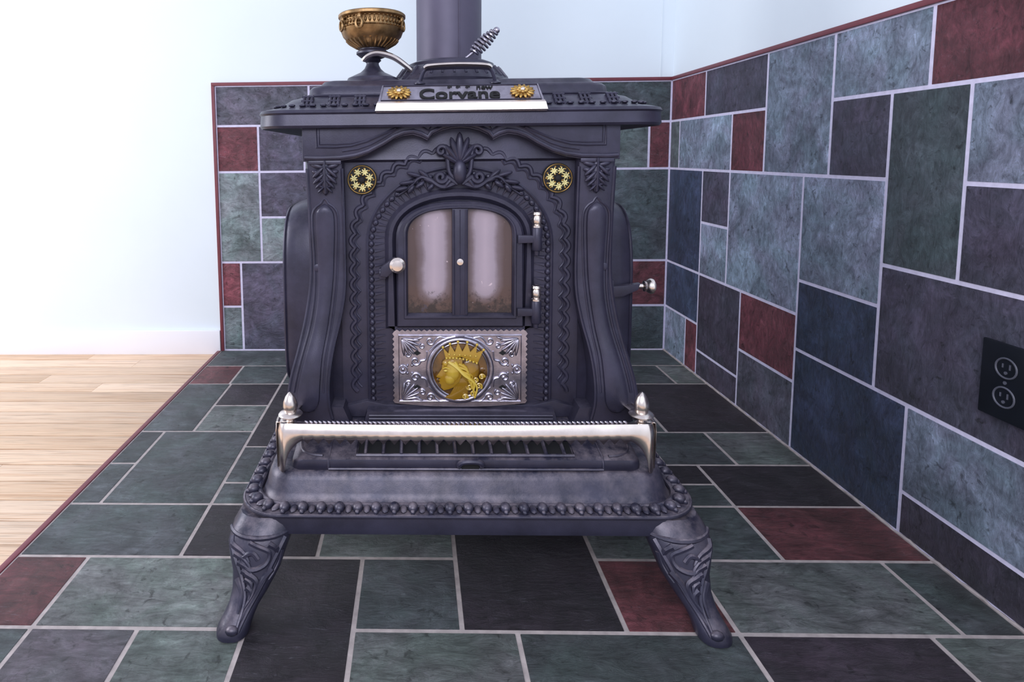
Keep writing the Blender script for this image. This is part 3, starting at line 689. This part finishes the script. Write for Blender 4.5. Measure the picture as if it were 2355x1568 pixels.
# top casting
bm=bmesh.new(); tc_=9.5
loft(bm,[(0,tc_,13.0,10.6,1,37.7),(0,tc_,16.6,11.0,2.4,37.7),(0,tc_,16.85,11.2,2.6,37.2),(0,tc_,17.15,11.5,2.8,37.0),(0,tc_,17.3,11.65,2.9,37.2),(0,tc_,17.2,11.55,2.8,38.1),(0,tc_,17.35,11.7,2.9,38.25),(0,tc_,17.2,11.55,2.8,38.5),
(0,tc_,16.6,11.1,2.6,38.65),(0,tc_,15.9,10.3,2.4,38.85),(0,tc_,15.3,9.7,2.2,39.25),(0,tc_,14.8,9.2,2.0,39.6),(0,tc_,14.1,8.6,1.8,39.8),(0,tc_,13.4,8.2,1.6,39.85),(0,tc_,13.3,8.1,1.6,40.6),(0,tc_,13.0,7.9,1.5,40.85),(0,tc_,12.4,7.3,1.3,41.0),(0,tc_,12.1,7.0,1.2,41.35),(0,tc_,11.7,6.6,1.0,41.45)],n=8)
fin(bm,'top_casting',M_iron)
bm=bmesh.new()
def brk(x,y_,w,ax):
    for d in (-.35,0,.35):
        if ax=='x': tube(bm,[(x+d,y_-1.25,38.75),(x+d,y_-.75,39.15),(x+d,y_-.2,39.6),(x+d,y_+.3,39.85)],.13,6)
        else: tube(bm,[(x+w*1.15,y_+d,38.75),(x+w*.65,y_+d,39.15),(x+w*.1,y_+d,39.6)],.13,6)
    for zz,o in ((38.95,-1.05),(39.35,-.55),(39.75,-.05)):
        if ax=='x': tube(bm,[(x-.5,y_+o,zz),(x+.5,y_+o,zz)],.12,6)
        else: tube(bm,[(x-w*o,y_-.5,zz),(x-w*o,y_+.5,zz)],.12,6)
for x in (-13.0,-10.7,-8.5,8.5,10.7,13.0): brk(x,.3,0,'x')
for s in (-1,1):
    for y_ in (4,7,10,13,16): brk(s*14.7,y_,s,'y')
P=resample(rr(0,tc_,16.0,10.5,2.4,38.95,n=8),.9,True)
for p in P: ell(bm,p,(.3,.3,.16),0,8,5)
tube(bm,rr(0,tc_,13.45,8.25,1.6,39.95,n=8),.14,6,True)
fin(bm,'top_mouldings',M_iron)
# name plate
TLT=math.atan2(1.45,1.2)
bm=bmesh.new()
sl=[(-2.35,38.2),(-2.42,38.35),(-2.3,38.95),(-2.15,39.08),(-.95,40.53),(-.75,40.5),(-.6,38.9),(-1.6,38.2)]
rows=[]
for x in (-7.0,-6.95,6.95,7.0): rows.append([((x*(1-.03*(z-38.2))),y_,z) for y_,z in sl])
strip(bm,rows,True,True,True); fin(bm,'name_plate',M_nickd,ang=.3)
bm=bmesh.new()
strip(bm,[[(x,-2.4+.04,38.22) for x in (-7.05,7.05)],[(x,-2.5,38.32) for x in (-7.05,7.05)],[(x,-2.4,38.92) for x in (-6.9,6.9)],[(x,-2.2,39.08) for x in (-6.85,6.85)]],False)
fin(bm,'name_plate_lip',M_nick,ang=.3)
def onplate(u,v,h=0):
    return (u,-2.15+v*math.cos(TLT)-h*math.sin(TLT),39.08+v*math.sin(TLT)+h*math.cos(TLT))
bm=bmesh.new()
tube(bm,[onplate(*p,.02) for p in ((-6.6,.1),(6.6,.1),(6.4,1.78),(-6.4,1.78))],.06,6,True); fin(bm,'name_plate_border',M_iron)
def text(body,size,u,v,mat,name,bold=0.0,sx=1):
    c=bpy.data.curves.new(name,'FONT'); c.body=body; c.size=size*S; c.extrude=.06*S; c.offset=bold*S; c.align_x='CENTER'
    o=bpy.data.objects.new(name,c); scene.collection.objects.link(o); o.parent=ST
    o.location=Vector(onplate(u,v,.04))*S; o.rotation_euler=(TLT,0,0); o.scale=(sx,1,1); c.materials.append(mat); return o
text('Corvane',1.6,-.1,.22,M_dark,'plate_lettering',.03,1.2)
text('new',.62,2.0,1.3,M_dark,'plate_small_lettering',.012,1.3)
bm=bmesh.new()
for u in (-.9,-.2,.6):
    tube(bm,[onplate(u+.2*math.cos(a)*(1-a/9),1.56+.14*math.sin(a)*(1-a/9),.06) for a in [k*.5 for k in range(14)]],.04,5)
fin(bm,'plate_flourish',M_dark)
bm=bmesh.new()
for s in (-1,1):
    for k in range(14):
        a=k*2*math.pi/14; p=onplate(s*5.1+.62*math.cos(a),.92+.4*math.sin(a),.12)
        m=Matrix.Translation(Vector(p))@Matrix.Rotation(TLT,4,'X')@Matrix.Rotation(a,4,'Z')@Matrix.Diagonal((.42,.17,.14,1))
        bmesh.ops.create_uvsphere(bm,u_segments=8,v_segments=6,radius=1,matrix=m)
    for k in range(8):
        a=k*2*math.pi/8; p=onplate(s*5.1+.34*math.cos(a),.92+.26*math.sin(a),.28); ell(bm,p,(.19,.14,.15),0,8,6)
fin(bm,'plate_rosettes',M_goldf)
bm=bmesh.new()
for s in (-1,1): ell(bm,onplate(s*5.1,.92,.3),(.22,.22,.22),0,10,8)
fin(bm,'plate_rosette_screws',M_nick)
# lid
bm=bmesh.new(); LX=(-.2,8.5,0)
lathe(bm,[(5.7,41.3),(5.8,41.7),(5.6,41.95),(5.45,42.1),(4.7,43.0),(4.5,43.1),(4.3,43.15),(4.2,43.45),(3.6,43.7),(2.5,43.85),(0,43.9)],LX,'z',96,flute=(32,.018,41.9,43.05))
for k in range(32):
    a=k*2*math.pi/32; c,s_=math.cos(a),math.sin(a)
    tube(bm,[(-.2+5.5*c,8.5+5.5*s_,42.05),(-.2+4.75*c,8.5+4.75*s_,43.0)],.14,5)
fin(bm,'swing_lid',M_iron)
bm=bmesh.new()
hp=smoothpts([(-3.35,1.9,41.0),(-3.2,1.8,41.5),(-2.95,1.7,42.05),(-2.4,1.65,42.25),(0,1.6,42.32),(2.4,1.65,42.25),(2.95,1.7,42.05),(3.2,1.8,41.5),(3.35,1.9,41.0)],5)
tube(bm,hp,.17,8)
lathe(bm,[(.5,0),(.5,.1),(.2,.3),(0,.3)],(-3.35,1.9,40.9),'z',12); lathe(bm,[(.5,0),(.5,.1),(.2,.3),(0,.3)],(3.35,1.9,40.9),'z',12)
fin(bm,'lid_handle',M_iron)
bm=bmesh.new()
tube(bm,smoothpts([(-2.9,1.5,42.25),(-2.4,1.4,42.45),(0,1.35,42.55),(2.4,1.4,42.45),(2.9,1.5,42.25)],5),.2,8,flat=1.3)
tube(bm,smoothpts([(-8.6,5.2,43.55),(-8.1,5.0,43.95),(-7.2,4.9,44.15),(-5.8,4.9,43.8),(-4.6,5.0,43.0),(-4.0,5.2,42.5)],6),lambda t:.2+.08*math.sin(t*3.14),8,flat=1.6)
fin(bm,'handle_brightwork',M_nick)
bm=bmesh.new()
a_=Vector((1.0,7.5,43.6)); b_=Vector((1.9,7.3,44.5)); c_=Vector((4.1,7.0,46.5))
tube(bm,[a_,(1.25,7.45,44.0),b_,c_],.15,8)
d_=(c_-b_).normalized(); u_=d_.orthogonal().normalized(); v_=d_.cross(u_); H=[]; NT=8
for k in range(NT*14+1):
    t=k/(NT*14); r_=.3+.3*math.sin(math.pi*min(1,t*1.05)**.75); a=2*math.pi*NT*t
    H.append(b_.lerp(c_,t*.97)+u_*r_*math.cos(a)+v_*r_*math.sin(a))
tube(bm,H,.14,7); ell(bm,c_,(.32,.32,.32))
fin(bm,'lid_lifter',M_nickd)
# stove pipe
bm=bmesh.new()
lathe(bm,[(0,41.2),(4.4,41.2),(4.4,41.7),(3.9,42.0),(3.75,43.2),(3.62,43.4),(3.55,44),(3.55,66),(3.65,66.1),(3.65,66.5),(3.55,66.6),(3.55,108),(0,108)],(0,15.5,0),'z',48)
tube(bm,[(.9,11.98,43.5),(.9,11.98,66)],.06,6); fin(bm,'flue_pipe',M_pipe)
# ---------------------------------------------------------------- pedestal bowl
V=empty('brass_pedestal_bowl',(-39.9-7.85,-52.7+7.0,41.45))
vz=.92
bm=bmesh.new(); lathe(bm,[(r,h*vz) for r,h in [(0,0),(2.75,0),(2.8,.2),(2.5,.45),(2.4,.7),(1.5,1.15),(1.2,1.3),(.8,1.7),(.62,2.1),(.6,2.3),(.85,2.55),(.75,2.7),(1.2,2.9),(1.55,3.2),(1.55,3.4),(1.2,3.65),(1.2,3.9),(0,3.9)]],(0,0,0),'z',40)
finish(bm,'pedestal',M_iron,V)
bm=bmesh.new(); lathe(bm,[(r,h*vz) for r,h in [(0,3.7),(1.25,3.75),(1.6,3.9),(2.3,4.35),(2.8,4.95),(3.0,5.5),(3.05,5.65),(2.9,5.75),(2.85,5.9),(2.85,6.55),(2.9,6.65),(3.12,6.75),(3.22,6.85),(3.22,7.1),(3.12,7.2),(3.0,7.15),(2.75,6.1),(2.3,5.0),(0,4.4)]],(0,0,0),'z',48)
for k in range(44):
    a=k*2*math.pi/44; ell(bm,(2.88*math.cos(a),2.88*math.sin(a),6.22*vz),(.14,.14,.22),0,8,6)
    ell(bm,(2.96*math.cos(a),2.96*math.sin(a),5.8*vz),(.12,.12,.1),0,6,5); ell(bm,(2.94*math.cos(a),2.94*math.sin(a),6.62*vz),(.12,.12,.1),0,6,5)
for k in range(28):
    a=k*2*math.pi/28; tube(bm,[(r_*math.cos(a),r_*math.sin(a),z*vz) for r_,z in ((1.5,3.85),(2.25,4.32),(2.5,4.6))],.11,5)
for a in (math.radians(-150),math.radians(-108),math.radians(-20),math.radians(80)):
    c,s_=math.cos(a),math.sin(a)
    T=[]
    for k in range(16):
        q=k*math.pi/8; T.append((3.2*c-s_*.32*math.cos(q),3.2*s_+c*.32*math.cos(q),(5.8+.5*math.sin(q))*vz))
    tube(bm,T,.11,6,True); ell(bm,(3.05*c,3.05*s_,6.4*vz),(.22,.22,.4))
finish(bm,'bowl',M_gold,V)
# ---------------------------------------------------------------- camera
yaw,pitch,roll,f=-.0256,.0947,.0098,1388.3477; PX,PY=920.2937,488.6691
fw=Vector((math.sin(yaw)*math.cos(pitch),math.cos(yaw)*math.cos(pitch),-math.sin(pitch)))
r0=Vector((math.cos(yaw),-math.sin(yaw),0)); d0=fw.cross(r0)
c,s_=math.cos(roll),math.sin(roll); r2=c*r0+s_*d0; d2=-s_*r0+c*d0
cam=bpy.data.cameras.new('camera'); co=bpy.data.objects.new('camera',cam); scene.collection.objects.link(co)
m=Matrix((( r2.x,-d2.x,-fw.x,0),(r2.y,-d2.y,-fw.y,0),(r2.z,-d2.z,-fw.z,0),(0,0,0,1)))
m.translation=Vector((-43.6958,-105.1606,34.6787))*S; co.matrix_world=m
cam.sensor_width=36; cam.lens=f/2355*36; cam.shift_x=(1177.5-PX)/2355; cam.shift_y=-(784-PY)/2355; cam.clip_start=.02
scene.camera=co
# ---------------------------------------------------------------- light
w=bpy.data.worlds.new('world'); scene.world=w; w.use_nodes=True; bg=w.node_tree.nodes['Background']
bg.inputs[0].default_value=(.78,.82,1.0,1); bg.inputs[1].default_value=.9
def area(name,loc,target,sx,sy,pw,col):
    l=bpy.data.lights.new(name,'AREA'); l.shape='RECTANGLE'; l.size=sx*S; l.size_y=sy*S; l.energy=pw; l.color=col
    o=bpy.data.objects.new(name,l); scene.collection.objects.link(o); o.location=Vector(loc)*S
    o.rotation_euler=(Vector(target)-Vector(loc)).to_track_quat('-Z','Y').to_euler(); return o
area('daylight_left_window',(-175,-50,62),(-20,-40,25),60,60,64,(.95,.96,1))
area('daylight_rear_window',(-60,-155,80),(-40,-30,15),80,50,60,(.9,.91,1))
scene.view_settings.view_transform='Standard'
